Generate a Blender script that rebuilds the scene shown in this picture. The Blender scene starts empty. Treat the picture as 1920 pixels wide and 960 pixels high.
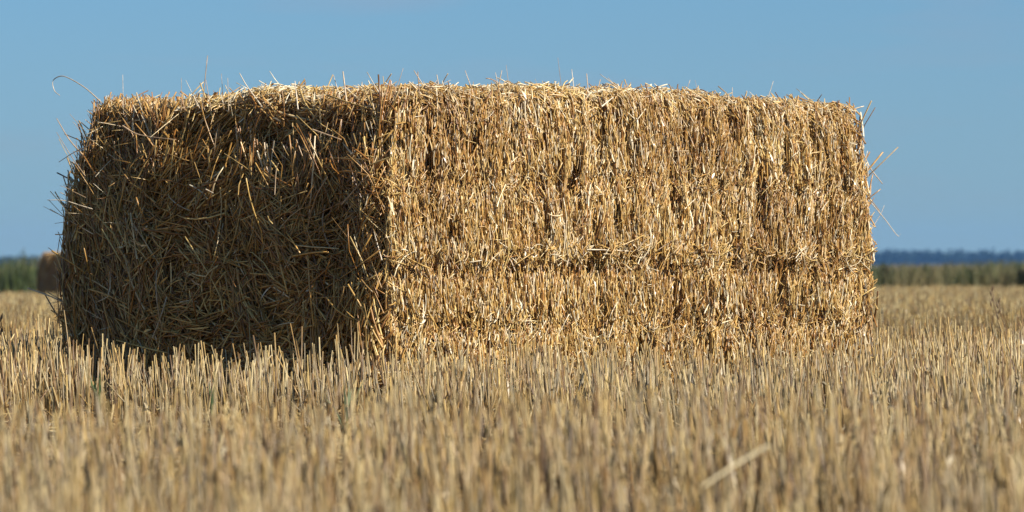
import bpy, math, random
import numpy as np

scene = bpy.context.scene
COL = scene.collection
rng = np.random.default_rng(7)

# ------------------------------------------------------------------ camera
CAM_H = 0.45
FPX = 8240.0                      # focal length in pixels of a 1920 wide frame
cam_d = bpy.data.cameras.new('camera')
cam = bpy.data.objects.new('camera', cam_d)
COL.objects.link(cam)
cam.location = (0, 0, CAM_H)
cam.rotation_euler = (math.radians(90) + math.atan(17 / FPX), 0, 0)
cam_d.sensor_width = 36.0
cam_d.lens = FPX / 1920 * 36.0
cam_d.clip_start = 0.1
cam_d.clip_end = 30000
cam_d.dof.use_dof = True
cam_d.dof.focus_distance = 12.5
cam_d.dof.aperture_fstop = 8.6
scene.camera = cam

# ------------------------------------------------------------------ light
SUN_AZ = math.radians(122.8)      # clockwise from +Y
SUN_EL = math.radians(40.0)
w = bpy.data.worlds.new('World')
scene.world = w
w.use_nodes = True
nt = w.node_tree
for n in list(nt.nodes):
    nt.nodes.remove(n)
out = nt.nodes.new('ShaderNodeOutputWorld')
bg = nt.nodes.new('ShaderNodeBackground')
sky = nt.nodes.new('ShaderNodeTexSky')
sky.sky_type = 'NISHITA'
sky.sun_disc = False
sky.sun_elevation = SUN_EL
sky.sun_rotation = SUN_AZ
sky.air_density = 1.0
sky.dust_density = 0.3
sky.ozone_density = 2.0
tc = nt.nodes.new('ShaderNodeTexCoord')
mp = nt.nodes.new('ShaderNodeVectorMath'); mp.operation = 'ADD'
mp.inputs[1].default_value = (0, 0, 0.16)       # clear, dry air right down to the horizon
nt.links.new(tc.outputs['Generated'], mp.inputs[0])
nrm = nt.nodes.new('ShaderNodeVectorMath'); nrm.operation = 'NORMALIZE'
nt.links.new(mp.outputs[0], nrm.inputs[0])
nt.links.new(nrm.outputs[0], sky.inputs['Vector'])
# faint high cirrus veil
mpc = nt.nodes.new('ShaderNodeMapping'); mpc.inputs['Scale'].default_value = (6, 6, 38)
nt.links.new(tc.outputs['Generated'], mpc.inputs[0])
cn = nt.nodes.new('ShaderNodeTexNoise'); cn.inputs['Scale'].default_value = 2.2
cn.inputs['Detail'].default_value = 4
nt.links.new(mpc.outputs[0], cn.inputs['Vector'])
cr = nt.nodes.new('ShaderNodeMapRange')
cr.inputs['From Min'].default_value = 0.48; cr.inputs['From Max'].default_value = 0.75
cr.inputs['To Min'].default_value = 0.0; cr.inputs['To Max'].default_value = 0.32
nt.links.new(cn.outputs[0], cr.inputs[0])
mx = nt.nodes.new('ShaderNodeMix'); mx.data_type = 'RGBA'
mx.inputs['B'].default_value = (3.9, 4.0, 5.2, 1)
nt.links.new(cr.outputs[0], mx.inputs['Factor'])
tint = nt.nodes.new('ShaderNodeMix'); tint.data_type = 'RGBA'; tint.blend_type = 'MULTIPLY'
tint.inputs['Factor'].default_value = 1.0
tint.inputs['B'].default_value = (0.90, 1.25, 1.27, 1)
nt.links.new(sky.outputs[0], tint.inputs['A'])
nt.links.new(tint.outputs['Result'], mx.inputs['A'])
sx = nt.nodes.new('ShaderNodeSeparateXYZ'); nt.links.new(tc.outputs['Generated'], sx.inputs[0])
lo = nt.nodes.new('ShaderNodeMapRange')                 # duller air towards the horizon
lo.inputs['From Min'].default_value = 0.0; lo.inputs['From Max'].default_value = 0.075
lo.inputs['To Min'].default_value = 0.95; lo.inputs['To Max'].default_value = 0.0
nt.links.new(sx.outputs['Z'], lo.inputs[0])
mh = nt.nodes.new('ShaderNodeMix'); mh.data_type = 'RGBA'
mh.inputs['B'].default_value = (2.70, 4.1, 4.75, 1)
nt.links.new(lo.outputs[0], mh.inputs['Factor']); nt.links.new(mx.outputs['Result'], mh.inputs['A'])
nt.links.new(mh.outputs['Result'], bg.inputs['Color'])
bg.inputs['Strength'].default_value = 0.057
nt.links.new(bg.outputs[0], out.inputs['Surface'])

sd = bpy.data.lights.new('sun', 'SUN')
sd.energy = 5.0
sd.angle = math.radians(0.5)
sd.color = (1.0, 0.93, 0.82)
sun = bpy.data.objects.new('sun', sd)
COL.objects.link(sun)
sdir = (math.sin(SUN_AZ) * math.cos(SUN_EL), math.cos(SUN_AZ) * math.cos(SUN_EL), math.sin(SUN_EL))
from mathutils import Vector
sun.rotation_euler = Vector(sdir).to_track_quat('Z', 'Y').to_euler()
sun.location = (8, -4, 12)

scene.render.engine = 'CYCLES'
scene.view_settings.view_transform = 'Standard'
scene.view_settings.look = 'None'
scene.view_settings.gamma = 1.0
scene.view_settings.exposure = 0.75
scene.view_settings.use_curve_mapping = False
scene.cycles.max_bounces = 5
scene.cycles.diffuse_bounces = 3
scene.cycles.transmission_bounces = 3
scene.cycles.volume_bounces = 0

# ------------------------------------------------------------------ helpers
def tag(o, label=None, cat=None, group=None, kind=None):
    if label: o['label'] = label
    if cat: o['category'] = cat
    if group: o['group'] = group
    if kind: o['kind'] = kind
    return o

_tab = rng.random((64, 64, 64)).astype(np.float32)
def vnoise(x, y, z=0.0):
    x, y, z = np.broadcast_arrays(np.asarray(x, float), np.asarray(y, float), np.asarray(z, float))
    xi, yi, zi = np.floor(x).astype(int), np.floor(y).astype(int), np.floor(z).astype(int)
    fx, fy, fz = x - xi, y - yi, z - zi
    fx = fx * fx * (3 - 2 * fx); fy = fy * fy * (3 - 2 * fy); fz = fz * fz * (3 - 2 * fz)
    r = 0
    for a in (0, 1):
        wx = fx if a else 1 - fx
        for b in (0, 1):
            wy = fy if b else 1 - fy
            for c in (0, 1):
                wz = fz if c else 1 - fz
                r = r + wx * wy * wz * _tab[(xi + a) & 63, (yi + b) & 63, (zi + c) & 63]
    return r
def fbm(x, y, z=0.0, o=3):
    s, a, t = 0, 1.0, 0
    for k in range(o):
        s = s + a * vnoise(x * 2 ** k + 7.3 * k, y * 2 ** k + 3.1 * k, np.asarray(z) * 2 ** k)
        t += a; a *= 0.5
    return s / t

def smooth(a, b, x):
    t = np.clip((x - a) / (b - a), 0, 1)
    return t * t * (3 - 2 * t)

def unit(v):
    return v / np.maximum(np.linalg.norm(v, axis=-1, keepdims=True), 1e-9)

class Geo:
    """collects quads with a per-point colour"""
    def __init__(self): self.v, self.f, self.c, self.n = [], [], [], 0
    def add(self, V, F, Cc):
        self.v.append(V.reshape(-1, 3)); self.f.append(F.reshape(-1, 4) + self.n)
        self.c.append(Cc.reshape(-1, 3)); self.n += self.v[-1].shape[0]
    def tubes(self, P, R, col, sides=4, flat=None):
        """P (N,K,3) centre lines, R (N,K) radii, col (N,3) or (N,K,3)"""
        N, K, _ = P.shape
        T = unit(P[:, -1] - P[:, 0])
        ref = rng.normal(size=(N, 3))
        A = unit(np.cross(T, ref)); B = np.cross(T, A)
        ang = np.arange(sides) * 2 * np.pi / sides
        ca, sa = np.cos(ang), np.sin(ang)
        if flat is not None: sa = sa * flat
        ring = ca[None, :, None] * A[:, None, :] + sa[None, :, None] * B[:, None, :]       # N,S,3
        V = P[:, :, None, :] + R[:, :, None, None] * ring[:, None, :, :]
        if col.ndim == 2: col = np.repeat(col[:, None, :], K, 1)
        Cc = np.repeat(col[:, :, None, :], sides, 2)
        i = np.arange(N)[:, None, None] * K * sides
        k = np.arange(K - 1)[None, :, None] * sides
        s = np.arange(sides)[None, None, :]; s2 = (s + 1) % sides
        F = np.stack([i + k + s, i + k + s2, i + k + sides + s2, i + k + sides + s], -1)
        self.add(V, F, Cc)
        if sides == 4:                                              # closed tip
            base = np.arange(N)[:, None] * K * 4 + (K - 1) * 4
            off = self.n - N * K * 4
            self.f.append(base + np.arange(4)[None, :] + off)
    def ribbons(self, P, Wv, col):
        """P (N,K,3) centre lines, Wv (N,K,3) half width vectors"""
        N, K, _ = P.shape
        V = np.stack([P - Wv, P + Wv], 2)
        if col.ndim == 2: col = np.repeat(col[:, None, :], K, 1)
        Cc = np.repeat(col[:, :, None, :], 2, 2)
        i = np.arange(N)[:, None] * K * 2; k = np.arange(K - 1)[None, :] * 2
        F = np.stack([i + k, i + k + 1, i + k + 3, i + k + 2], -1)
        self.add(V, F, Cc)
    def build(self, name, mat, parent=None, smoothed=True):
        V = np.concatenate(self.v).astype(np.float32)
        F = np.concatenate(self.f).astype(np.int32)
        Cc = np.concatenate(self.c).astype(np.float32)
        me = bpy.data.meshes.new(name)
        me.vertices.add(len(V)); me.vertices.foreach_set('co', V.ravel())
        me.loops.add(F.size); me.loops.foreach_set('vertex_index', F.ravel())
        me.polygons.add(len(F))
        me.polygons.foreach_set('loop_start', np.arange(0, F.size, 4, dtype=np.int32))
        me.polygons.foreach_set('loop_total', np.full(len(F), 4, dtype=np.int32))
        me.polygons.foreach_set('use_smooth', np.full(len(F), smoothed, dtype=bool))
        a = me.color_attributes.new('straw_colour', 'FLOAT_COLOR', 'POINT')
        a.data.foreach_set('color', np.concatenate([Cc, np.ones((len(Cc), 1), np.float32)], 1).ravel())
        me.update(calc_edges=True)
        me.materials.append(mat)
        o = bpy.data.objects.new(name, me)
        COL.objects.link(o)
        if parent: o.parent = parent
        return o

def fibre_mat(name, rough=0.45, spec=0.5, transl=0.12, noise_scale=60.0, var=0.25):
    m = bpy.data.materials.new(name); m.use_nodes = True
    t = m.node_tree; t.nodes.clear()
    o = t.nodes.new('ShaderNodeOutputMaterial')
    p = t.nodes.new('ShaderNodeBsdfPrincipled')
    a = t.nodes.new('ShaderNodeAttribute'); a.attribute_name = 'straw_colour'
    co = t.nodes.new('ShaderNodeTexCoord')
    n = t.nodes.new('ShaderNodeTexNoise'); n.inputs['Scale'].default_value = noise_scale
    n.inputs['Detail'].default_value = 2
    t.links.new(co.outputs['Object'], n.inputs['Vector'])
    mr = t.nodes.new('ShaderNodeMapRange')
    mr.inputs['From Min'].default_value = 0.3; mr.inputs['From Max'].default_value = 0.7
    mr.inputs['To Min'].default_value = 1 - var; mr.inputs['To Max'].default_value = 1 + var
    t.links.new(n.outputs[0], mr.inputs[0])
    mu = t.nodes.new('ShaderNodeVectorMath'); mu.operation = 'SCALE'
    t.links.new(a.outputs['Color'], mu.inputs[0]); t.links.new(mr.outputs[0], mu.inputs['Scale'])
    t.links.new(mu.outputs[0], p.inputs['Base Color'])
    p.inputs['Roughness'].default_value = rough
    p.inputs['Specular IOR Level'].default_value = spec
    if transl > 0:
        tr = t.nodes.new('ShaderNodeBsdfTranslucent')
        t.links.new(mu.outputs[0], tr.inputs['Color'])
        mxs = t.nodes.new('ShaderNodeMixShader'); mxs.inputs[0].default_value = transl
        t.links.new(p.outputs[0], mxs.inputs[1]); t.links.new(tr.outputs[0], mxs.inputs[2])
        t.links.new(mxs.outputs[0], o.inputs['Surface'])
    else:
        t.links.new(p.outputs[0], o.inputs['Surface'])
    return m

M_straw = fibre_mat('baled_straw', 0.33, 0.6, 0.06)
M_stub = fibre_mat('stubble_straw', 0.42, 0.5, 0.15)
M_leaf = fibre_mat('leaves', 0.6, 0.3, 0.25, 3.0, 0.3)
M_wood = fibre_mat('far_foliage', 0.8, 0.1, 0.0, 0.05, 0.3)

def palette(N, keys, probs, jit=0.12):
    keys = np.array(keys, float)
    idx = rng.choice(len(keys), N, p=np.array(probs) / sum(probs))
    j2 = rng.choice(len(keys), N, p=np.array(probs) / sum(probs))
    t = rng.random((N, 1)) * 0.5
    c = keys[idx] * (1 - t) + keys[j2] * t
    return np.clip(0.86 * c * (1 + rng.normal(size=(N, 1)) * jit), 0.008, 0.9)

# ------------------------------------------------------------------ ground
def ground_z(x, y):
    s = smooth(15, 95, y)
    z = s * (-0.235 + 0.005 * np.clip(x, -30, 30))
    near = 1 - smooth(30, 60, y)
    z = z + 0.030 * smooth(3, 9, y) * (1 - smooth(15, 26, y))
    z = z + near * (fbm(x * 0.9 + 20, y * 0.5 + 4) - 0.5) * 0.05
    return z

ys = np.concatenate([[-30, -10, -3, 0, 1], np.arange(1.5, 24, 0.25), np.geomspace(24.5, 9000, 90)])
xs = np.concatenate([-np.geomspace(6000, 6.5, 34), np.arange(-6, 6.01, 0.3), np.geomspace(6.5, 6000, 34)])
X, Y = np.meshgrid(xs, ys)
Z = ground_z(X, Y)
V = np.stack([X, Y, Z], -1).reshape(-1, 3)
ny, nx = X.shape
ii, jj = np.meshgrid(np.arange(ny - 1), np.arange(nx - 1), indexing='ij')
F = np.stack([ii * nx + jj, ii * nx + jj + 1, (ii + 1) * nx + jj + 1, (ii + 1) * nx + jj], -1)
me = bpy.data.meshes.new('ground')
me.from_pydata(V.tolist(), [], F.reshape(-1, 4).tolist())
for p in me.polygons: p.use_smooth = True
g_mat = bpy.data.materials.new('stubble_soil'); g_mat.use_nodes = True
t = g_mat.node_tree
p = t.nodes['Principled BSDF']; p.inputs['Roughness'].default_value = 0.95
p.inputs['Specular IOR Level'].default_value = 0.1
co = t.nodes.new('ShaderNodeTexCoord')
n1 = t.nodes.new('ShaderNodeTexNoise'); n1.inputs['Scale'].default_value = 9; n1.inputs['Detail'].default_value = 8
n1.inputs['Roughness'].default_value = 0.7
n2 = t.nodes.new('ShaderNodeTexNoise'); n2.inputs['Scale'].default_value = 0.05; n2.inputs['Detail'].default_value = 5
for n in (n1, n2): t.links.new(co.outputs['Object'], n.inputs['Vector'])
r1 = t.nodes.new('ShaderNodeValToRGB')
r1.color_ramp.elements[0].position = 0.35; r1.color_ramp.elements[0].color = (0.085, 0.055, 0.03, 1)
r1.color_ramp.elements[1].position = 0.62; r1.color_ramp.elements[1].color = (0.22, 0.15, 0.075, 1)
t.links.new(n1.outputs[0], r1.inputs[0])
r2 = t.nodes.new('ShaderNodeValToRGB')
r2.color_ramp.elements[0].position = 0.38; r2.color_ramp.elements[0].color = (0.85, 0.85, 0.82, 1)
r2.color_ramp.elements[1].position = 0.62; r2.color_ramp.elements[1].color = (1.1, 1.07, 1.0, 1)
t.links.new(n2.outputs[0], r2.inputs[0])
mm = t.nodes.new('ShaderNodeMix'); mm.data_type = 'RGBA'; mm.blend_type = 'MULTIPLY'; mm.inputs['Factor'].default_value = 1
t.links.new(r1.outputs[0], mm.inputs['A']); t.links.new(r2.outputs[0], mm.inputs['B'])
t.links.new(mm.outputs['Result'], p.inputs['Base Color'])
bp = t.nodes.new('ShaderNodeBump'); bp.inputs['Strength'].default_value = 0.6; bp.inputs['Distance'].default_value = 0.02
t.links.new(n1.outputs[0], bp.inputs['Height']); t.links.new(bp.outputs[0], p.inputs['Normal'])
me.materials.append(g_mat)
ground = bpy.data.objects.new('ground', me); COL.objects.link(ground)
tag(ground, 'bare soil and chaff of the harvested field under the stubble', 'ground', kind='structure')

# ------------------------------------------------------------------ the bale
L_, W_, H_ = 2.16, 1.415, 0.89
TH = math.radians(46.0)
CORNER = np.array([-0.360, 12.24])
BASE_Z = 0.04
RR = 0.055

def deform(p):
    u, v, h = p[..., 0], p[..., 1], p[..., 2]
    hn = np.clip(h / H_, 0, 1.1)
    e0 = np.clip(1 - u / 0.9, 0, 1) ** 1.5
    e1 = np.clip(1 - (L_ - u) / 0.7, 0, 1) ** 1.5
    du = e0 * (0.045 * hn ** 3 + 0.070 * hn ** 12 + 0.015 * (1 - hn) + 0.02 * (vnoise(v * 3.1, h * 3.3, 5) - .5))
    du = du - e1 * (0.10 * hn ** 3 + 0.07 * (1 - hn) ** 2 - 0.022 * np.sin(np.pi * hn))
    dv = np.clip(1 - (W_ - v) / 0.6, 0, 1) ** 1.5 * -(0.06 * hn ** 4)
    dv = dv - np.clip(1 - v / 0.5, 0, 1) * (0.03 * np.sin(np.pi * np.clip(hn, 0, 1)) * np.sin(np.pi * np.clip(u / L_, 0, 1)) ** .5 + 0.016 * (vnoise(u * 2.2, h * 2.6, 9) - .5))
    dh = hn * (0.030 * np.sin(np.pi * np.clip(u / L_ * 0.9 + 0.02, 0, 1)) + 0.022 * (vnoise(u * 3.0, v * 3.0, 2) - .5)
               + 0.012 * (vnoise(u * 9.0, v * 7.0, 3) - .5))
    return np.stack([u + du, v + dv, h + dh], -1)

def surf(p):
    """rounded box; returns position and outward normal"""
    lo = np.array([RR, RR, RR]); hi = np.array([L_ - RR, W_ - RR, H_ - RR])
    q = np.clip(p, lo, hi)
    n = unit(p - q)
    return deform(q + n * RR), n

FACES = {'side': (np.array([0., -1, 0]), 'v0'), 'end': (np.array([-1., 0, 0]), 'u0'),
         'top': (np.array([0, 0, 1.]), 'h1'), 'back': (np.array([0., 1, 0]), 'v1'), 'far': (np.array([1., 0, 0]), 'u1')}

def face_points(face, N):
    a, b = rng.random(N), rng.random(N)
    if face == 'side': p = np.stack([a * L_, 0 * a, b * H_], -1)
    if face == 'back': p = np.stack([a * L_, 0 * a + W_, b * H_], -1)
    if face == 'end': p = np.stack([0 * a, a * W_, b * H_], -1)
    if face == 'far': p = np.stack([0 * a + L_, a * W_, b * H_], -1)
    if face == 'top': p = np.stack([a * L_, b * W_, 0 * a + H_], -1)
    return p

def relief(face, p):
    u, v, h = p[:, 0], p[:, 1], p[:, 2]
    if face in ('side', 'back'):
        ridg = fbm(u * 26, h * 4.5, 1.5, 3)
        r = (ridg - 0.5) * 0.075 + (vnoise(u * 6.5, h * 1.5, 2.2) - .5) * 0.02
        for hb, wd, am in ((0.385, 0.028, 0.058), (0.63, 0.025, 0.018), (0.235, 0.028, 0.022), (0.05, 0.04, 0.02)):
            mod = np.clip((fbm(u * 6, h * 2, 4 + hb * 10, 2) - 0.33) * 3, 0, 1.2)
            line = hb + 0.02 * (vnoise(u * 2.3, 0, hb * 30) - .5)
            r = r - am * np.exp(-((h - line) / wd) ** 2) * mod
        r = r + 0 - np.clip(0.36 - fbm(u * 15, h * 3.4, 33.5, 2), 0, 1) * 0.22
        r = r - 0.045 * np.exp(-((u - 0.035 - 0.02 * (vnoise(h * 6, 3) - .5)) / 0.022) ** 2) * smooth(0.62, 0.74, h)
        holes = np.clip(fbm(u * 20, h * 8, 7.5, 2) - 0.62, 0, 1) * 0.30
        return r - holes
    if face in ('end', 'far'):
        groove = 0
        for vb in (0.22, 0.47, 0.72, 0.97):
            groove = groove - 0.018 * np.exp(-((v - vb - 0.02 * (vnoise(h * 4, vb * 9) - .5)) / 0.028) ** 2)
        up = np.clip((h - 0.62) / 0.27, 0, 1)
        return (fbm(v * 7, h * 7, 2.5, 3) - 0.5) * (0.10 + 0.03 * up) + groove - 0.055 * np.exp(-((h - 0.775 - 0.05 * (vnoise(v * 5, 7) - .5)) / 0.045) ** 2) * (0.4 + 0.8 * vnoise(v * 7, 3))
    return (fbm(u * 9, v * 9, 3.3, 3) - 0.5) * 0.04

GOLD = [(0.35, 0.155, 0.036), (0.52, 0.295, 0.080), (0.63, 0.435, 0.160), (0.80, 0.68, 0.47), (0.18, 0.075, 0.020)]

def straw_layer(G, face, N, lmin, lmax, ang_fn, rmin, rmax, depth, pitch, bend, probs, ribbon=False, K=5, kink=0.3, sel=None, fl=0.75):
    p = face_points(face, N)
    if sel is not None: p = p[sel(p)]; N = len(p)
    if face == 'end': p = p[(p[:, 1] > 0.05) & (p[:, 2] < H_ - 0.02)]; N = len(p)
    pos, n = surf(p)
    pos = pos + n * (relief(face, p) + rng.uniform(depth[0], depth[1], N))[:, None]
    up = np.array([0, 0, 1.0]) if face != 'top' else np.array([1.0, 0, 0])
    t2 = unit(np.cross(n, np.broadcast_to(up, n.shape)) + 1e-6)
    t1 = np.cross(t2, n)
    al = ang_fn(p, N)
    d = np.cos(al)[:, None] * t1 + np.sin(al)[:, None] * t2
    d = unit(d + n * rng.normal(0, pitch, N)[:, None])
    ln = np.exp(rng.uniform(np.log(lmin), np.log(lmax), N))
    s = np.linspace(-0.5, 0.5, K)
    side = unit(np.cross(d, rng.normal(size=(N, 3))))
    bn = rng.normal(0, bend, N) * ln
    P = pos[:, None, :] + d[:, None, :] * (ln[:, None] * s)[:, :, None] + side[:, None, :] * (bn[:, None] * (0.25 - s ** 2) * 4)[:, :, None]
    # a kink in some of the straws
    kk = rng.random(N) < kink
    s0 = rng.uniform(-0.35, 0.35, N); kd = unit(rng.normal(size=(N, 3)) - n * 0.2)
    am = np.where(kk, rng.uniform(0.1, 0.9, N), 0) * ln
    P = P + kd[:, None, :] * (am[:, None] * np.maximum(s[None] - s0[:, None], 0))[:, :, None]
    # keep the faces' long straws inside the packed block: slide the ones that would stand over an edge
    lim = {'side': ((2, 1, H_ + 0.02), (0, 1, L_ + 0.0), (0, -1, 0.012)), 'back': ((2, 1, H_ + 0.02),),
           'end': ((2, 1, H_ + 0.015), (1, -1, -0.015)), 'far': ((2, 1, H_ + 0.02),), 'top': ((0, -1, 0.0), (1, -1, 0.02))}[face]
    for ax, sg, lv in lim:
        over = (P[:, :, ax] * sg).max(1) - lv - rng.exponential(0.012, N)
        P[:, :, ax] -= sg * np.maximum(over, 0)[:, None]
    r = rng.uniform(rmin, rmax, N)
    col = palette(N, GOLD, probs)
    # straw is redder and older in patches
    tone = fbm(p[:, 0] * 5 + p[:, 1] * 5, p[:, 2] * 4 , 8.0, 2)[:, None]
    col = col * (1 + (tone - 0.5) * np.array([0.5, 0.65, 0.8]))
    if ribbon:
        wv = unit(np.cross(d, n + rng.normal(size=(N, 3)) * 0.9))
        wk = np.interp(s, [-0.5, -0.2, 0.2, 0.5], [0.5, 1, 0.8, 0.15])
        G.ribbons(P, wv[:, None, :] * (r[:, None] * wk)[:, :, None], col)
    else:
        R = r[:, None] * np.linspace(1, 0.75, K)[None, :]
        G.tubes(P, R, col, 4, flat=fl)
    return P

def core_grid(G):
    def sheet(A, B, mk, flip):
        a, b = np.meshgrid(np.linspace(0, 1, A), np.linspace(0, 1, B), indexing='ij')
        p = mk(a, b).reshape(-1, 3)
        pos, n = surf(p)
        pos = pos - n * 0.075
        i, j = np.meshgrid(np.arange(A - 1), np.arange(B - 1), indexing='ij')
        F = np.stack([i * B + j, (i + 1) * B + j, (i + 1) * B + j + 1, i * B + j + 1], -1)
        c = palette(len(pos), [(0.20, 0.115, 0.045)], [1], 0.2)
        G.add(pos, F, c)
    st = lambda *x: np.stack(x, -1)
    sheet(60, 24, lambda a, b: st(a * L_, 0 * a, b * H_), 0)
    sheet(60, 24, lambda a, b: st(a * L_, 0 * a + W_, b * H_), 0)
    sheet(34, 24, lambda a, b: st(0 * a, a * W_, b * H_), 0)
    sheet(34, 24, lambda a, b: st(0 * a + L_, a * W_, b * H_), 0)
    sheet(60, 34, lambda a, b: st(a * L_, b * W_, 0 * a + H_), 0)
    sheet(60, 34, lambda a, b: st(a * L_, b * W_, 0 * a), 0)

G = Geo()
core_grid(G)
def vert_ang(sd):
    def f(p, N):
        flow = (fbm(p[:, 0] * 5, p[:, 2] * 5, 6.6, 2) - .5) * 0.5
        near = np.zeros(N)
        for hb in (0.40, 0.235, 0.63, 0.03):
            near = np.maximum(near, np.exp(-((p[:, 2] - hb) / 0.035) ** 2))
        return flow + rng.normal(0, 1, N) * (sd + near * 0.55)
    return f
rand_ang = lambda p, N: rng.uniform(0, 2 * np.pi, N)
def end_ang(p, N):
    flow = fbm(p[:, 1] * 3.2, p[:, 2] * 3.2, 12.6, 2) * 2 * np.pi * 1.6
    flow = np.where(p[:, 1] < 0.10, -0.15, flow)
    flow = np.where(p[:, 1] > 1.02, 0.25, flow)           # combed down the far edge
    return flow + rng.normal(0, 0.45, N)

# sunlit long side
straw_layer(G, 'side', 13000, 0.06, 0.20, vert_ang(0.06), 0.0015, 0.0027, (-0.046, -0.022), 0.04, 0.03, [3, 4, 2, 0.5, 2], kink=0.1)
straw_layer(G, 'side', 20000, 0.03, 0.13, vert_ang(0.08), 0.0014, 0.0026, (-0.024, -0.004), 0.06, 0.04, [2.5, 5, 3, 1, 1.2], kink=0.15)
straw_layer(G, 'side', 11000, 0.015, 0.07, vert_ang(0.16), 0.0013, 0.0024, (-0.008, 0.005), 0.12, 0.06, [1.5, 4, 4, 2, 0.8], kink=0.2)
straw_layer(G, 'side', 1300, 0.015, 0.06, rand_ang, 0.0012, 0.0022, (-0.004, 0.008), 0.25, 0.10, [1, 3, 4, 2, 0.5])
straw_layer(G, 'side', 4200, 0.015, 0.05, vert_ang(0.2), 0.0014, 0.0032, (-0.012, 0.003), 0.2, 0.12, [0, 1, 3, 5, 0], True)
straw_layer(G, 'side', 6000, 0.03, 0.11, rand_ang, 0.0014, 0.0025, (-0.004, 0.022), 0.25, 0.10, [1.5, 4, 4, 1.5, 0.8], sel=lambda p: p[:, 2] < 0.13)
straw_layer(G, 'side', 9000, 0.02, 0.10, rand_ang, 0.0014, 0.0024, (0.0, 0.012), 0.2, 0.10, [1, 3, 4, 2, 0.5], sel=lambda p: np.abs(p[:, 2] - 0.435 - 0.02 * (vnoise(p[:, 0] * 2.3, 0, 11.5) - .5)) < 0.02)
# shaded end; fewer pale straws, so part of its shade is in the colour
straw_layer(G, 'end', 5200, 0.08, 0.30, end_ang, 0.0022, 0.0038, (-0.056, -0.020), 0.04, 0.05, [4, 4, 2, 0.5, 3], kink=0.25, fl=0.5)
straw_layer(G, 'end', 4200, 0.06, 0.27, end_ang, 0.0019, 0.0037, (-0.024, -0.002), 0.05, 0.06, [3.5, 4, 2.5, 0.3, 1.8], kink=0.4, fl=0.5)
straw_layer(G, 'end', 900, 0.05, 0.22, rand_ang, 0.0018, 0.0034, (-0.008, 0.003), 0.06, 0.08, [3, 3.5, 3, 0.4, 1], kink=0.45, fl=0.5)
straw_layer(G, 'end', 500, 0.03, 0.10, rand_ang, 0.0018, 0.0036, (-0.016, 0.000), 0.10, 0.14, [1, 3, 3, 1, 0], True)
# fluff hanging over the top edges, its sunlit rim painted in as paler straw
straw_layer(G, 'top', 26000, 0.02, 0.09, rand_ang, 0.0014, 0.0026, (-0.008, 0.012), 0.25, 0.12, [0.5, 2, 4, 5, 0.2], sel=lambda p: (p[:, 0] < 0.13) | ((p[:, 1] < 0.10) & (rng.random(len(p)) < 0.6)))
# top
straw_layer(G, 'top', 10000, 0.04, 0.17, rand_ang, 0.0017, 0.0031, (-0.04, 0.0), 0.12, 0.07, [1.5, 4, 3, 1.2, 1])
straw_layer(G, 'top', 6500, 0.02, 0.09, rand_ang, 0.0014, 0.0028, (-0.01, 0.012), 0.30, 0.10, [1, 3, 4, 3, 0.4])
straw_layer(G, 'top', 2200, 0.02, 0.06, rand_ang, 0.002, 0.004, (-0.01, 0.014), 0.4, 0.14, [0, 1, 2, 5, 0], True)
# hidden faces
straw_layer(G, 'back', 10000, 0.05, 0.14, vert_ang(0.2), 0.002, 0.0034, (-0.03, 0.005), 0.1, 0.05, [2, 5, 3, 1, 0.8], K=3)
straw_layer(G, 'far', 7000, 0.06, 0.20, end_ang, 0.002, 0.0034, (-0.035, 0.008), 0.14, 0.05, [3, 4, 3, 1, 1], K=3)
# straw ends that bristle outwards along the edges and the top
def bristle(G, face, N, lmin, lmax, out, rr=(0.0009, 0.0018), sel=None):
    p = face_points(face, N)
    if sel is not None: p = p[sel(p)]
    N = len(p)
    pos, n = surf(p)
    d = unit(n * out + rng.normal(size=(N, 3)))
    ln = np.exp(rng.uniform(np.log(lmin), np.log(lmax), N))
    s = np.linspace(0, 1, 4)
    bnd = unit(np.cross(d, rng.normal(size=(N, 3)))) * (rng.normal(0, 0.09, N) * ln)[:, None]
    P = (pos - n * 0.015)[:, None, :] + d[:, None, :] * (ln[:, None] * s)[:, :, None] + bnd[:, None, :] * (s ** 2)[None, :, None]
    R = rng.uniform(rr[0], rr[1], N)[:, None] * np.linspace(1, 0.55, 4)[None, :]
    G.tubes(P, R, palette(N, GOLD, [2, 4, 3, 2, 1]), 4, 0.8)
bristle(G, 'top', 2600, 0.015, 0.055, 0.8)
bristle(G, 'side', 700, 0.02, 0.05, 0.4)
bristle(G, 'end', 60, 0.03, 0.07, 0.35, sel=lambda p: p[:, 1] > 0.15)
bristle(G, 'end', 1500, 0.03, 0.11, 0.25, sel=lambda p: p[:, 1] > 1.12)
bristle(G, 'side', 600, 0.02, 0.05, 0.4, sel=lambda p: p[:, 0] > 2.05)

bale = bpy.data.objects.new('straw_bale', None)
bale.location = (CORNER[0], CORNER[1], BASE_Z)
bale.rotation_euler = (0, 0, TH)
COL.objects.link(bale)
tag(bale, 'large rectangular straw bale in the foreground, sunlit long side and shaded end', 'straw bale', 'straw bales on the stubble field')
body = G.build('straw_body', M_straw, bale)
bale_parts = [body]

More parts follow.
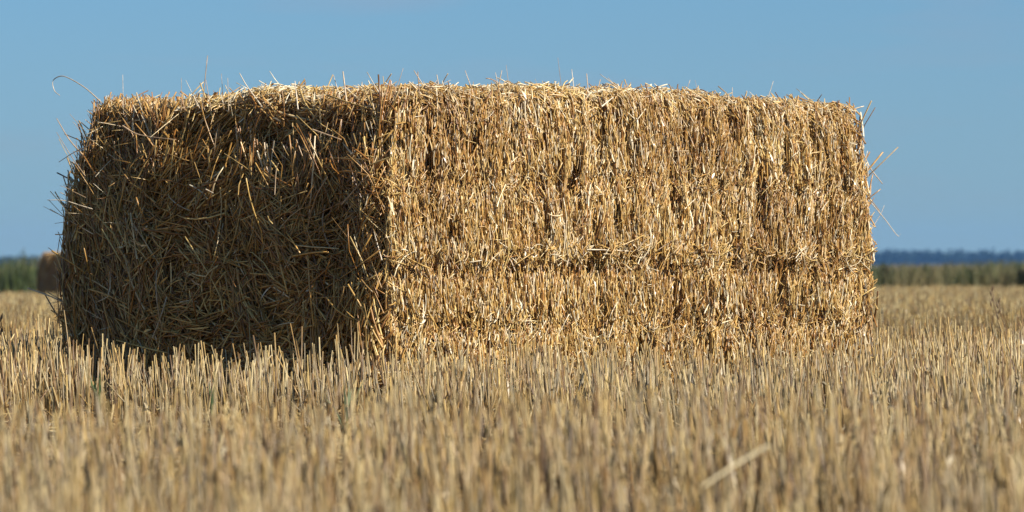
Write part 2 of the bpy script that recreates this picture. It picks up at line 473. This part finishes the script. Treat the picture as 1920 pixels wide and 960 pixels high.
# single stalks that stick out of the bale: pixel-measured, given a depth on the bale itself
U = np.array([math.cos(TH), math.sin(TH), 0]); Vv = np.array([-math.sin(TH), math.cos(TH), 0])
def top_y(px):                                    # depth of the visible top edge at an image column
    k = (px - 960) / FPX
    if px > 752:
        tt = (CORNER[0] - k * CORNER[1]) / (k * U[1] - U[0]); return CORNER[1] + U[1] * tt + 0.05
    tt = (CORNER[0] - k * CORNER[1]) / (k * Vv[1] - Vv[0]); return CORNER[1] + Vv[1] * tt + 0.12
def world(px, py, dist):
    return np.array([(px - 960) / FPX * dist, dist, CAM_H + (497 - py) / FPX * dist])
def to_local(wp):
    d = wp - np.array([CORNER[0], CORNER[1], BASE_Z])
    return np.array([d @ U, d @ Vv, d[2]])
STALKS = [  # pixel path of the stalk in the photograph, radius in m
    ([(190, 192), (160, 165), (128, 146), (112, 143), (99, 152), (102, 170), (112, 179)], 0.0022),
    ([(231, 190), (230, 140)], 0.0014), ([(381, 182), (389, 104)], 0.0020), ([(392, 184), (386, 150)], 0.0014),
    ([(478, 182), (462, 160), (449, 137)], 0.0024), ([(428, 182), (427, 146)], 0.0016), ([(418, 180), (415, 138)], 0.0012),
    ([(364, 182), (348, 150)], 0.0012), ([(340, 182), (340, 146)], 0.0012), ([(647, 168), (643, 134)], 0.0032),
    ([(634, 172), (625, 140)], 0.0022), ([(556, 180), (553, 152)], 0.0028), ([(708, 170), (688, 135)], 0.0020),
    ([(745, 162), (756, 128)], 0.0012), ([(800, 170), (776, 132)], 0.0024), ([(824, 168), (819, 140)], 0.0024),
    ([(812, 160), (820, 150)], 0.0014), ([(825, 160), (845, 150)], 0.0012), ([(882, 160), (872, 132)], 0.0016),
    ([(935, 166), (929, 136)], 0.0016), ([(934, 164), (941, 132)], 0.0022), ([(955, 166), (949, 122)], 0.0012),
    ([(1052, 158), (1046, 108)], 0.0014), ([(1075, 158), (1072, 130)], 0.0016), ([(1102, 162), (1100, 138)], 0.0022),
    ([(1140, 150), (1125, 139)], 0.0014), ([(1160, 168), (1140, 146)], 0.0018), ([(1186, 175), (1176, 158)], 0.0018),
    ([(1285, 176), (1294, 150)], 0.0018), ([(1310, 178), (1303, 150)], 0.0012), ([(1373, 184), (1373, 164)], 0.0016),
    ([(1440, 184), (1450, 152)], 0.0014), ([(1420, 186), (1405, 172)], 0.0012), ([(1595, 206), (1620, 199)], 0.0032),
    ([(1612, 270), (1630, 312), (1655, 345)], 0.0026), ([(1640, 388), (1660, 412), (1683, 442), (1689, 438)], 0.0016),
    ([(1640, 420), (1652, 400), (1658, 385)], 0.0011), ([(155, 290), (130, 262), (106, 222)], 0.0022),
    ([(160, 330), (133, 292), (106, 248)], 0.0016), ([(175, 270), (140, 285), (110, 304)], 0.0018), ([(150, 385), (120, 376), (89, 375)], 0.0018),
    ([(140, 360), (124, 352), (112, 348)], 0.0013), ([(640, 384), (668, 352), (690, 328)], 0.0026), ([(586, 243), (612, 252), (640, 262)], 0.0028),
    ([(1100, 468), (1150, 469), (1195, 472)], 0.0024), ([(230, 236), (262, 253), (330, 262)], 0.0027), ([(386, 355), (400, 362)], 0.002),
    ([(1128, 200), (1150, 182)], 0.0030), ([(716, 488), (700, 430)], 0.002), ([(515, 365), (518, 318), (522, 306)], 0.0020),
]
for path, rad in STALKS:
    p0 = path[0]
    inner = 190 < p0[1] and 150 < p0[0] < 1600
    pts = []
    if p0[0] > 1590: dist = 13.85
    elif p0[0] < 180 and not inner: dist = 13.05
    elif inner:
        dist = None
    else: dist = top_y(p0[0])
    for k, (px, py) in enumerate(path):
        dd = (top_y(px) - (0.17 if px < 700 else 0.105)) if dist is None else dist + 0.01 * k
        pts.append(to_local(world(px, py, dd)))
    pts = np.array(pts)
    if dist is not None:                          # root the stalk inside the straw
        pts = np.vstack([pts[0] + unit((pts[0] - pts[1])[None])[0] * 0.04, pts])
    tt = np.linspace(0, len(pts) - 1, max(5, 3 * len(pts)))
    k0 = np.clip(tt.astype(int), 0, len(pts) - 2); fr = (tt - k0)[:, None]
    pm = np.vstack([2 * pts[0] - pts[1], pts, 2 * pts[-1] - pts[-2]])
    a, b, c, d = pm[k0], pm[k0 + 1], pm[k0 + 2], pm[k0 + 3]
    P = 0.5 * (2 * b + (c - a) * fr + (2 * a - 5 * b + 4 * c - d) * fr ** 2 + (3 * b - a - 3 * c + d) * fr ** 3)
    g = Geo()
    R = np.linspace(rad, rad * 0.5, len(P))[None]
    g.tubes(P[None], R, palette(1, [(0.5, 0.34, 0.2), (0.7, 0.58, 0.42)], [1, 1]), 4)
    bale_parts.append(g.build('protruding_stalk', M_straw, bale))

# second bale, far away on the left
b2 = bale.copy(); COL.objects.link(b2)
b2.location = (world(140, 500, 80.0)[0], 80.0, float(ground_z(np.array(-7.6), np.array(80.0))) + 0.02)
b2.rotation_euler = (0, 0, math.radians(36))
for o in bale_parts[:1]:
    c = o.copy(); COL.objects.link(c); c.parent = b2
b2['label'] = 'small distant straw bale in shade beside the green bushes at the field edge'

# ------------------------------------------------------------------ stubble
def bale_local(x, y):
    dx, dy = x - CORNER[0], y - CORNER[1]
    return dx * U[0] + dy * U[1], dx * Vv[0] + dy * Vv[1]
STUB = [(0.32, 0.19, 0.062), (0.43, 0.292, 0.102), (0.53, 0.405, 0.195), (0.17, 0.090, 0.032), (0.33, 0.255, 0.14)]
def stems(G, z0, z1, dens, margin, rscale, K=3, sides=4, per=4):
    area = 0.1165 * (z1 ** 2 - z0 ** 2) + 2 * margin * (z1 - z0)
    nc = int(area * dens / per)
    # depth distributed so that the density is even over the wedge
    yy = rng.uniform(z0, z1, nc * 3)
    hw = 0.1165 * yy + margin
    keep = rng.random(len(yy)) < hw / (0.1165 * z1 + margin)
    yy = yy[keep][:nc]; hw = hw[keep][:nc]
    xx = rng.uniform(-1, 1, len(yy)) * hw
    # sown in rows that run obliquely across the view
    ra = math.radians(24)
    a = xx * math.cos(ra) + yy * math.sin(ra); b = -xx * math.sin(ra) + yy * math.cos(ra)
    b = np.round(b / 0.125) * 0.125 + rng.normal(0, 0.014, len(b))
    xx = a * math.cos(ra) - b * math.sin(ra); yy = a * math.sin(ra) + b * math.cos(ra)
    # wheel track between the near stubble and the stubble at the bale
    lo = 8.0 + 0.35 * xx * (xx > 0); hi = 11.1 - 0.9 * (xx + 1.2) * (xx > -1.2)
    track = smooth(lo - 0.2, lo + 0.3, yy) * (1 - smooth(hi - 0.3, hi + 0.3, yy))
    patch = fbm(xx * 1.3, yy * 0.8, 3.3, 2)
    keepp = rng.random(len(xx)) > np.clip(track * 0.86, 0, 0.9)
    xx, yy, patch, track = xx[keepp], yy[keepp], patch[keepp], track[keepp]
    n = len(xx)
    X = np.repeat(xx, per) + rng.normal(0, 0.012, n * per)
    Y = np.repeat(yy, per) + rng.normal(0, 0.012, n * per)
    patch = np.repeat(patch, per); track = np.repeat(track, per)
    hgt = 0.185 * (1 + rng.normal(0, 0.09, len(X)) + np.repeat(rng.normal(0, 0.08, n), per)) + (patch - .5) * 0.10
    hgt = hgt * (1 - 0.35 * track)
    tall = rng.random(len(X)) < 0.06
    hgt[tall] *= 1.18
    short = rng.random(len(X)) < 0.15
    hgt[short] *= rng.uniform(0.4, 0.9, short.sum())
    hgt = np.clip(hgt, 0.03, 0.30)
    u, v = bale_local(X, Y)
    out_ = ~((u > -0.0) & (u < L_ + 0.02) & (v > 0.0) & (v < W_))
    X, Y, hgt, patch = X[out_], Y[out_], hgt[out_], patch[out_]
    u, v = u[out_], v[out_]
    # the strip along the shaded end of the bale is uncrushed and stands a little taller
    nearend = np.exp(-((u + 0.25) / 0.22) ** 2) * (v > -0.3) * (v < 1.6)
    hgt = hgt * (1 + nearend * 0.85 * np.clip(fbm(u * 3.0, v * 9.0, 5.0, 2) - 0.38, -0.1, 0.5))
    N = len(X)
    gz = ground_z(X, Y)
    lean = rng.normal(0, 0.075, (N, 2)); fl = rng.random(N) < 0.06
    lean[fl] = rng.normal(0, 0.45, (fl.sum(), 2))
    lean[:, 0] -= 0.05
    s = np.linspace(0, 1, K)
    P = np.zeros((N, K, 3))
    curv = rng.normal(0, 0.06, (N, 2))
    for k in range(K):
        P[:, k, 0] = X + (lean[:, 0] * s[k] + curv[:, 0] * s[k] ** 2) * hgt
        P[:, k, 1] = Y + (lean[:, 1] * s[k] + curv[:, 1] * s[k] ** 2) * hgt
        P[:, k, 2] = gz - 0.01 + hgt * s[k] * (1 - 0.25 * (lean ** 2).sum(1).clip(0, 1))
    r = rng.uniform(0.0015, 0.0029, N) * rscale
    R = r[:, None] * np.linspace(1.05, 0.92, K)[None]
    col = palette(N, STUB, [3, 3.5, 2.5, 2.4, 2], 0.2)
    col = col * (1 + (patch[:, None] - .5) * np.array([0.3, 0.25, 0.1]))
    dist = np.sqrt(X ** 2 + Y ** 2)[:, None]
    col = col * (0.86 + 0.14 * smooth(6, 11, dist)) * (1 + smooth(13, 32, dist) * np.array([0.26, 0.38, 0.58]))   # distance haze and drier tone painted in: darker near, paler far
    foot = col * np.array([0.52, 0.42, 0.34])                  # shade in the gaps between stems painted in as darker, browner feet
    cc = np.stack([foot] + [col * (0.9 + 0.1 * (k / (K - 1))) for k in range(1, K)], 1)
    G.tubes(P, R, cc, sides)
    return X, Y, hgt, gz

def husks(G, X, Y, hgt, gz, frac, ws):
    sel = rng.random(len(X)) < frac
    x, y, h, g = X[sel], Y[sel], hgt[sel], gz[sel]
    N = len(x)
    az = rng.uniform(0, 2 * np.pi, N)
    dx, dy = np.cos(az), np.sin(az)
    ln = rng.uniform(0.03, 0.10, N)
    z0 = g + h * rng.uniform(0.2, 0.85, N)
    s = np.linspace(0, 1, 4)
    P = np.zeros((N, 4, 3))
    up = rng.uniform(-0.2, 0.9, N); dr = rng.uniform(0.5, 1.5, N)
    for k in range(4):
        P[:, k, 0] = x + dx * ln * s[k] * 0.6; P[:, k, 1] = y + dy * ln * s[k] * 0.6
        P[:, k, 2] = z0 + ln * (up * s[k] - dr * s[k] ** 2)
    P[:, :, 2] = np.maximum(P[:, :, 2], g[:, None] + 0.004)
    wv = np.stack([-dy, dx, rng.normal(0, 0.4, N)], -1)
    wk = np.array([0.7, 1, 0.8, 0.15]) * ws
    G.ribbons(P, wv[:, None, :] * (rng.uniform(0.0015, 0.0035, N)[:, None] * wk)[:, :, None],
              palette(N, [(0.48, 0.39, 0.25), (0.36, 0.25, 0.12), (0.30, 0.24, 0.14)], [2, 2, 1]))

def litter(G, z0, z1, dens, margin, hmax):
    n = int((0.1165 * (z1 ** 2 - z0 ** 2) + 2 * margin * (z1 - z0)) * dens)
    y = rng.uniform(z0, z1, n); x = rng.uniform(-1, 1, n) * (0.1165 * y + margin)
    u, v = bale_local(x, y)
    ok = ~((u > -0.05) & (u < L_ + .05) & (v > -0.05) & (v < W_)); x, y = x[ok], y[ok]; n = len(x)
    az = rng.uniform(0, 2 * np.pi, n); el = rng.normal(0, 0.25, n)
    d = np.stack([np.cos(az) * np.cos(el), np.sin(az) * np.cos(el), np.sin(el)], -1)
    ln = rng.uniform(0.02, 0.11, n)
    z = ground_z(x, y) + rng.uniform(0.004, 1, n) ** 2 * hmax + np.abs(np.sin(el)) * ln * 0.5
    c = np.stack([x, y, z], -1)
    s = np.linspace(-.5, .5, 3)
    P = c[:, None] + d[:, None] * (ln[:, None] * s)[:, :, None]
    P[:, 1, 2] += rng.normal(0, 0.006, n)
    R = rng.uniform(0.0012, 0.0022, n)[:, None] * np.ones(3)[None]
    G.tubes(P, R, palette(n, STUB, [3, 4, 3, 1, 2]), 4, 0.7)

GS = Geo()
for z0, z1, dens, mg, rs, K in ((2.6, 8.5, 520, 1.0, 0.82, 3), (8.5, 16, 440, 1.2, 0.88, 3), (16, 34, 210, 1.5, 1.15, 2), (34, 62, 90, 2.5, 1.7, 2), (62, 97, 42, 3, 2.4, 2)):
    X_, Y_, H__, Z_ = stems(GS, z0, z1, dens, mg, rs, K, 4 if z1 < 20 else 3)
    if z1 < 40: husks(GS, X_, Y_, H__, Z_, 0.22, 1.0)
litter(GS, 2.6, 16, 200, 1.2, 0.05)
litter(GS, 16, 34, 60, 1.5, 0.10)
stub = GS.build('stubble', M_stub)
tag(stub, 'pale cut straw stubble standing across the harvested field', 'stubble', kind='stuff')

# ------------------------------------------------------------------ single things in the stubble
def on_ground(px, dist): return (px - 960) / FPX * dist
g = Geo()
a = world(1318, 912, 5.0); b = world(1440, 836, 5.25)
P = np.stack([a, (a + b) / 2 + [0, 0, 0.002], b])[None]
g.tubes(P, np.array([[0.0014, 0.0018, 0.0024]]), np.array([[0.72, 0.6, 0.36]]), 4)
tag(g.build('fallen_straw', M_stub), 'pale loose straw lying slantwise on top of the blurred near stubble', 'straw')

def blades(px, dist, h, n, spread, label, colr=((0.10, 0.17, 0.06), (0.16, 0.22, 0.09)), wid=0.0035):
    g = Geo()
    x0 = on_ground(px, dist); z0 = float(ground_z(np.array(x0), np.array(dist)))
    az = rng.uniform(0, 2 * np.pi, n); s = np.linspace(0, 1, 6)
    hh = h * rng.uniform(0.6, 1.0, n); sp = spread * rng.uniform(0.3, 1, n)
    P = np.zeros((n, 6, 3))
    for k in range(6):
        P[:, k, 0] = np.cos(az) * sp * s[k] ** 1.8; P[:, k, 1] = np.sin(az) * sp * s[k] ** 1.8
        P[:, k, 2] = hh * (s[k] - 0.15 * s[k] ** 3)
    wv = np.stack([np.ones(n), rng.normal(0, .4, n), 0 * az], -1)
    wk = np.array([0.8, 1, 1, 0.8, 0.5, 0.08])
    g.ribbons(P, unit(wv)[:, None] * (wid * wk)[None, :, None], palette(n, colr, [1] * len(colr)))
    o = g.build('weed', M_leaf); o.location = (x0, dist, z0 - 0.005)
    tag(o, label, 'weed', 'green weeds growing in the stubble')
blades(186, 10.9, 0.20, 5, 0.03, 'narrow green blades between the stubble near the left edge')
blades(398, 10.9, 0.19, 4, 0.02, 'slim green blade in the stubble below the shaded end of the bale')
blades(650, 10.2, 0.20, 7, 0.05, 'grey green tuft in the stubble just left of the bale corner', ((0.16, 0.19, 0.09), (0.22, 0.24, 0.13)))
blades(1712, 10.8, 0.21, 5, 0.05, 'pale bluish broken blades in the stubble right of the bale', ((0.3, 0.36, 0.3), (0.24, 0.3, 0.24)), 0.003)

def dead_stalk(px, dist, h, label):
    g = Geo()
    x0 = on_ground(px, dist); z0 = float(ground_z(np.array(x0), np.array(dist)))
    s = np.linspace(0, 1, 6)
    P = np.stack([0.03 * np.sin(s * 5) * s, 0 * s, s * h], -1)[None]
    c = np.array([[0.16, 0.10, 0.06]])
    g.tubes(P, np.linspace(0.003, 0.0015, 6)[None], c, 4)
    for k in range(4):
        q = P[0, 5] - [0, 0, 0.02 * k]
        g.tubes(np.stack([q - [0, 0, 0.012], q + [0.004 * (-1) ** k, 0, 0], q + [0.007 * (-1) ** k, 0, 0.014]])[None], np.array([[0.002, 0.004, 0.001]]), c, 4)
    o = g.build('dry_weed', M_leaf); o.location = (x0, dist, z0 - .005)
    tag(o, label, 'dry weed', 'dark dead weed stalks above the stubble')
dead_stalk(1873, 17.5, 0.345, 'dark dead weed stalk poking above the stubble, tallest at the right')
dead_stalk(1886, 17.0, 0.30, 'shorter dark dead weed stalk beside the tallest one at the right')
dead_stalk(18, 13.4, 0.27, 'shadowed stubble stem painted dark at the far left edge of the stubble')  # shade painted in as the stem's dark colour; shape reuses the dry weed

# ------------------------------------------------------------------ field edge
def leaf_cloud(G, C_, size, n, keys, probs, rad, hgt, droop=0.0):
    """n leaf faces spread in a crown at C_ of radius rad and height hgt"""
    d = rng.normal(size=(n, 3)); d = unit(d) * (rng.random((n, 1)) ** 0.45)
    bump = 0.7 + 0.6 * vnoise(d[:, 0] * 2.2 + C_[0], d[:, 2] * 2.2 + 5, d[:, 1] * 2.2)
    p = np.array(C_) + d * np.array([rad, rad, hgt / 2]) * bump[:, None]
    p[:, 2] += 0
    a = unit(rng.normal(size=(n, 3))); b = unit(np.cross(a, rng.normal(size=(n, 3))))
    s = size * rng.uniform(0.6, 1.3, (n, 1))
    V = np.stack([p - a * s, p - b * s * .5, p + a * s, p + b * s * .5], 1)
    F = np.arange(n * 4).reshape(n, 4)
    c = palette(n, keys, probs, 0.2)
    G.add(V, F, np.repeat(c[:, None], 4, 1))

GREENS = [(0.06, 0.10, 0.025), (0.10, 0.14, 0.035), (0.14, 0.16, 0.05), (0.045, 0.07, 0.025)]
def shrub(px, dist, h, rad, n, label, keys=GREENS, cat='bush', group='bushes at the field edge', base=None):
    x = on_ground(px, dist); z = float(ground_z(np.array(x), np.array(dist)))
    root = bpy.data.objects.new('bush', None); COL.objects.link(root)
    root.location = (x, dist, z); tag(root, label, cat, group)
    g = Geo()
    for k in range(5):
        r2 = rad * rng.uniform(0.35, 0.65)
        leaf_cloud(g, (rng.normal(0, rad * .45), rng.normal(0, rad * .4), h * rng.uniform(0.35, 0.75)), 0.03, n // 6, keys, [1] * len(keys), r2, h * 0.5)
    leaf_cloud(g, (0, 0, h * 0.42), 0.03, n // 3, keys, [1] * len(keys), rad, h * 0.8)
    g.build('foliage', M_leaf, root, False)
    g = Geo()
    m = 7; az = rng.uniform(0, 2 * np.pi, m); s = np.linspace(0, 1, 4)
    P = np.zeros((m, 4, 3))
    for k in range(4):
        P[:, k, 0] = np.cos(az) * rad * 0.6 * s[k] ** 1.3; P[:, k, 1] = np.sin(az) * rad * 0.6 * s[k] ** 1.3; P[:, k, 2] = h * 0.85 * s[k]
    g.tubes(P, np.linspace(0.014, 0.004, 4)[None].repeat(m, 0), palette(m, [(0.14, 0.10, 0.06)], [1]), 4)
    g.build('stem', M_leaf, root)
shrub(-30, 88, 0.76, 0.55, 3000, 'green bush at the left picture edge beyond the distant bale')
shrub(22, 87, 0.70, 0.45, 2600, 'low green bush left of the tall thin sapling')
shrub(80, 88, 0.84, 0.42, 2600, 'bright green bush close behind the distant bale', [(0.10, 0.16, 0.03), (0.14, 0.19, 0.05), (0.06, 0.1, 0.02)])
shrub(1660, 97.2, 0.72, 0.16, 900, 'small dark bush at the field edge just right of the big bale', [(0.03, 0.05, 0.02), (0.05, 0.07, 0.025)])
shrub(1742, 98, 0.70, 0.2, 900, 'dark bush standing out against the far wood, second from the big bale', [(0.05, 0.07, 0.025), (0.08, 0.10, 0.03)])
shrub(1826, 98, 0.70, 0.22, 900, 'yellowish green bush midway along the margin right of the big bale', [(0.10, 0.12, 0.035), (0.08, 0.10, 0.03)])
shrub(1916, 98, 0.66, 0.15, 700, 'dark bush at the right picture edge of the field margin', [(0.05, 0.07, 0.025), (0.04, 0.05, 0.02)])
# thin sapling
x = on_ground(44, 87); z = float(ground_z(np.array(x), np.array(87.0)))
root = bpy.data.objects.new('sapling', None); COL.objects.link(root); root.location = (x, 87, z)
tag(root, 'thin upright green sapling rising above the bushes at the left', 'sapling')
g = Geo(); leaf_cloud(g, (0, 0, 0.80), 0.022, 90, GREENS, [1] * 4, 0.05, 0.55); leaf_cloud(g, (0, 0, 0.5), 0.028, 500, GREENS, [1] * 4, 0.18, 0.5)
g.build('crown', M_leaf, root, False)
g = Geo(); g.tubes(np.array([[(0, 0, 0), (0.01, 0, 0.5), (0, 0, 1.08)]]), np.array([[0.012, 0.008, 0.003]]), np.array([[0.14, 0.11, 0.06]]), 4)
g.build('trunk', M_leaf, root)

# weedy margin: one mass of grasses and herbs
G = Geo()
n = 60000
xm = rng.uniform(-26, 26, n); ym = 92.0 + 0.55 * np.clip(xm, -14, 12) + rng.uniform(0, 5.5, n)
hm = (0.555 + 0.24 * fbm(xm * 0.8, ym * 0.3, 1.1, 3) + (xm < -6) * 0.15) * rng.uniform(0.55, 1.1, n)
zz = ground_z(xm, ym)
s = np.linspace(0, 1, 3); P = np.zeros((n, 3, 3)); lz = rng.normal(0, 0.18, (n, 2))
for k in range(3):
    P[:, k, 0] = xm + lz[:, 0] * s[k] ** 1.5 * hm; P[:, k, 1] = ym + lz[:, 1] * s[k] ** 1.5 * hm; P[:, k, 2] = zz + s[k] * hm
wv = unit(np.stack([rng.normal(size=n), rng.normal(size=n), 0 * xm], -1)) * rng.uniform(0.006, 0.016, (n, 1))
tone = fbm(xm * 0.9, ym * 0.5, 4.4, 2)[:, None]
cA = palette(n, [(0.20, 0.18, 0.08), (0.28, 0.22, 0.11), (0.14, 0.14, 0.055)], [1, 1, 1])
cB = palette(n, [(0.07, 0.10, 0.035), (0.10, 0.13, 0.045), (0.05, 0.07, 0.03)], [1, 1, 1])
tt = smooth(0.38, 0.62, tone + 0.12 * (rng.random((n, 1)) - .5)); tt = np.where(xm[:, None] < -6, np.clip(tt + .35, 0, 1), tt)
cc = cA * (1 - tt) + cB * tt
G.ribbons(P, wv[:, None] * np.array([1, 0.9, 0.2])[None, :, None], cc)
nl = 30000
k = rng.integers(0, n, nl)
pl = P[k, 1] + rng.normal(0, 0.05, (nl, 3)) * [1, 1, 2.2]; pl[:, 2] = np.maximum(pl[:, 2], zz[k] + .02)
a = unit(rng.normal(size=(nl, 3))); b = unit(np.cross(a, rng.normal(size=(nl, 3)))); sz = rng.uniform(0.015, 0.035, (nl, 1))
G.add(np.stack([pl - a * sz, pl - b * sz * .5, pl + a * sz, pl + b * sz * .5], 1), np.arange(nl * 4).reshape(nl, 4), np.repeat(cc[k][:, None], 4, 1))
tag(G.build('field_margin', M_leaf, None, False), 'strip of olive and brown weeds and grasses along the far field edge', 'weeds', kind='stuff')

# ------------------------------------------------------------------ far wood
FZ = 2600.0
G = Geo()
nt_ = 1100
tx = np.linspace(-620, 620, nt_) + rng.normal(0, 1.0, nt_); ty = FZ + rng.uniform(0, 120, nt_)
for x, y in zip(tx, ty):
    h = (7.6 + 3.2 * float(fbm(np.array(x * 0.012), np.array(0.5), 2.2, 3)) + rng.normal(0, 0.9)) * (0.62 if x < -120 else 1.0)
    rad = rng.uniform(2.6, 4.8)
    leaf_cloud(G, (x, y, h * 0.5 - 0.8), 1.2, 100, [(0.010, 0.024, 0.016), (0.015, 0.030, 0.018), (0.008, 0.020, 0.014)], [1, 1, 1], rad, h * 1.05)
m = nt_
P = np.stack([np.stack([tx, ty, 0 * tx - 1.0], -1), np.stack([tx, ty, 0 * tx + 3], -1)], 1)
G.tubes(P, np.full((m, 2), 0.25), palette(m, [(0.08, 0.06, 0.04)], [1]), 4)
tag(G.build('far_wood', M_wood, None, False), 'distant wood seen as a dark blue band on the horizon', 'wood', kind='stuff')

# ------------------------------------------------------------------ haze
hx, y0h, y1h, zb, zt = 1500.0, -60.0, FZ + 260, -2.0, 24.0
vs = [(sx * hx, yy, zz) for zz in (zb, zt) for yy in (y0h, y1h) for sx in (-1, 1)]
fs = [(0, 2, 3, 1), (4, 5, 7, 6), (0, 1, 5, 4), (2, 6, 7, 3), (0, 4, 6, 2), (1, 3, 7, 5)]
# (the ground sheet runs on below the same air: see the box bottom a metre under it)
me = bpy.data.meshes.new('haze'); me.from_pydata(vs, [], fs); me.update()
hm_ = bpy.data.materials.new('haze'); hm_.use_nodes = True
t = hm_.node_tree; t.nodes.clear()
o = t.nodes.new('ShaderNodeOutputMaterial'); v = t.nodes.new('ShaderNodeVolumePrincipled')
v.inputs['Color'].default_value = (0.22, 0.50, 1.0, 1)
v.inputs['Density'].default_value = 0.000105
v.inputs['Anisotropy'].default_value = 0.0
t.links.new(v.outputs[0], o.inputs['Volume'])
me.materials.append(hm_)
hz = bpy.data.objects.new('haze', me); COL.objects.link(hz)
tag(hz, 'thin blue air between the field and the far wood', 'haze', kind='stuff')
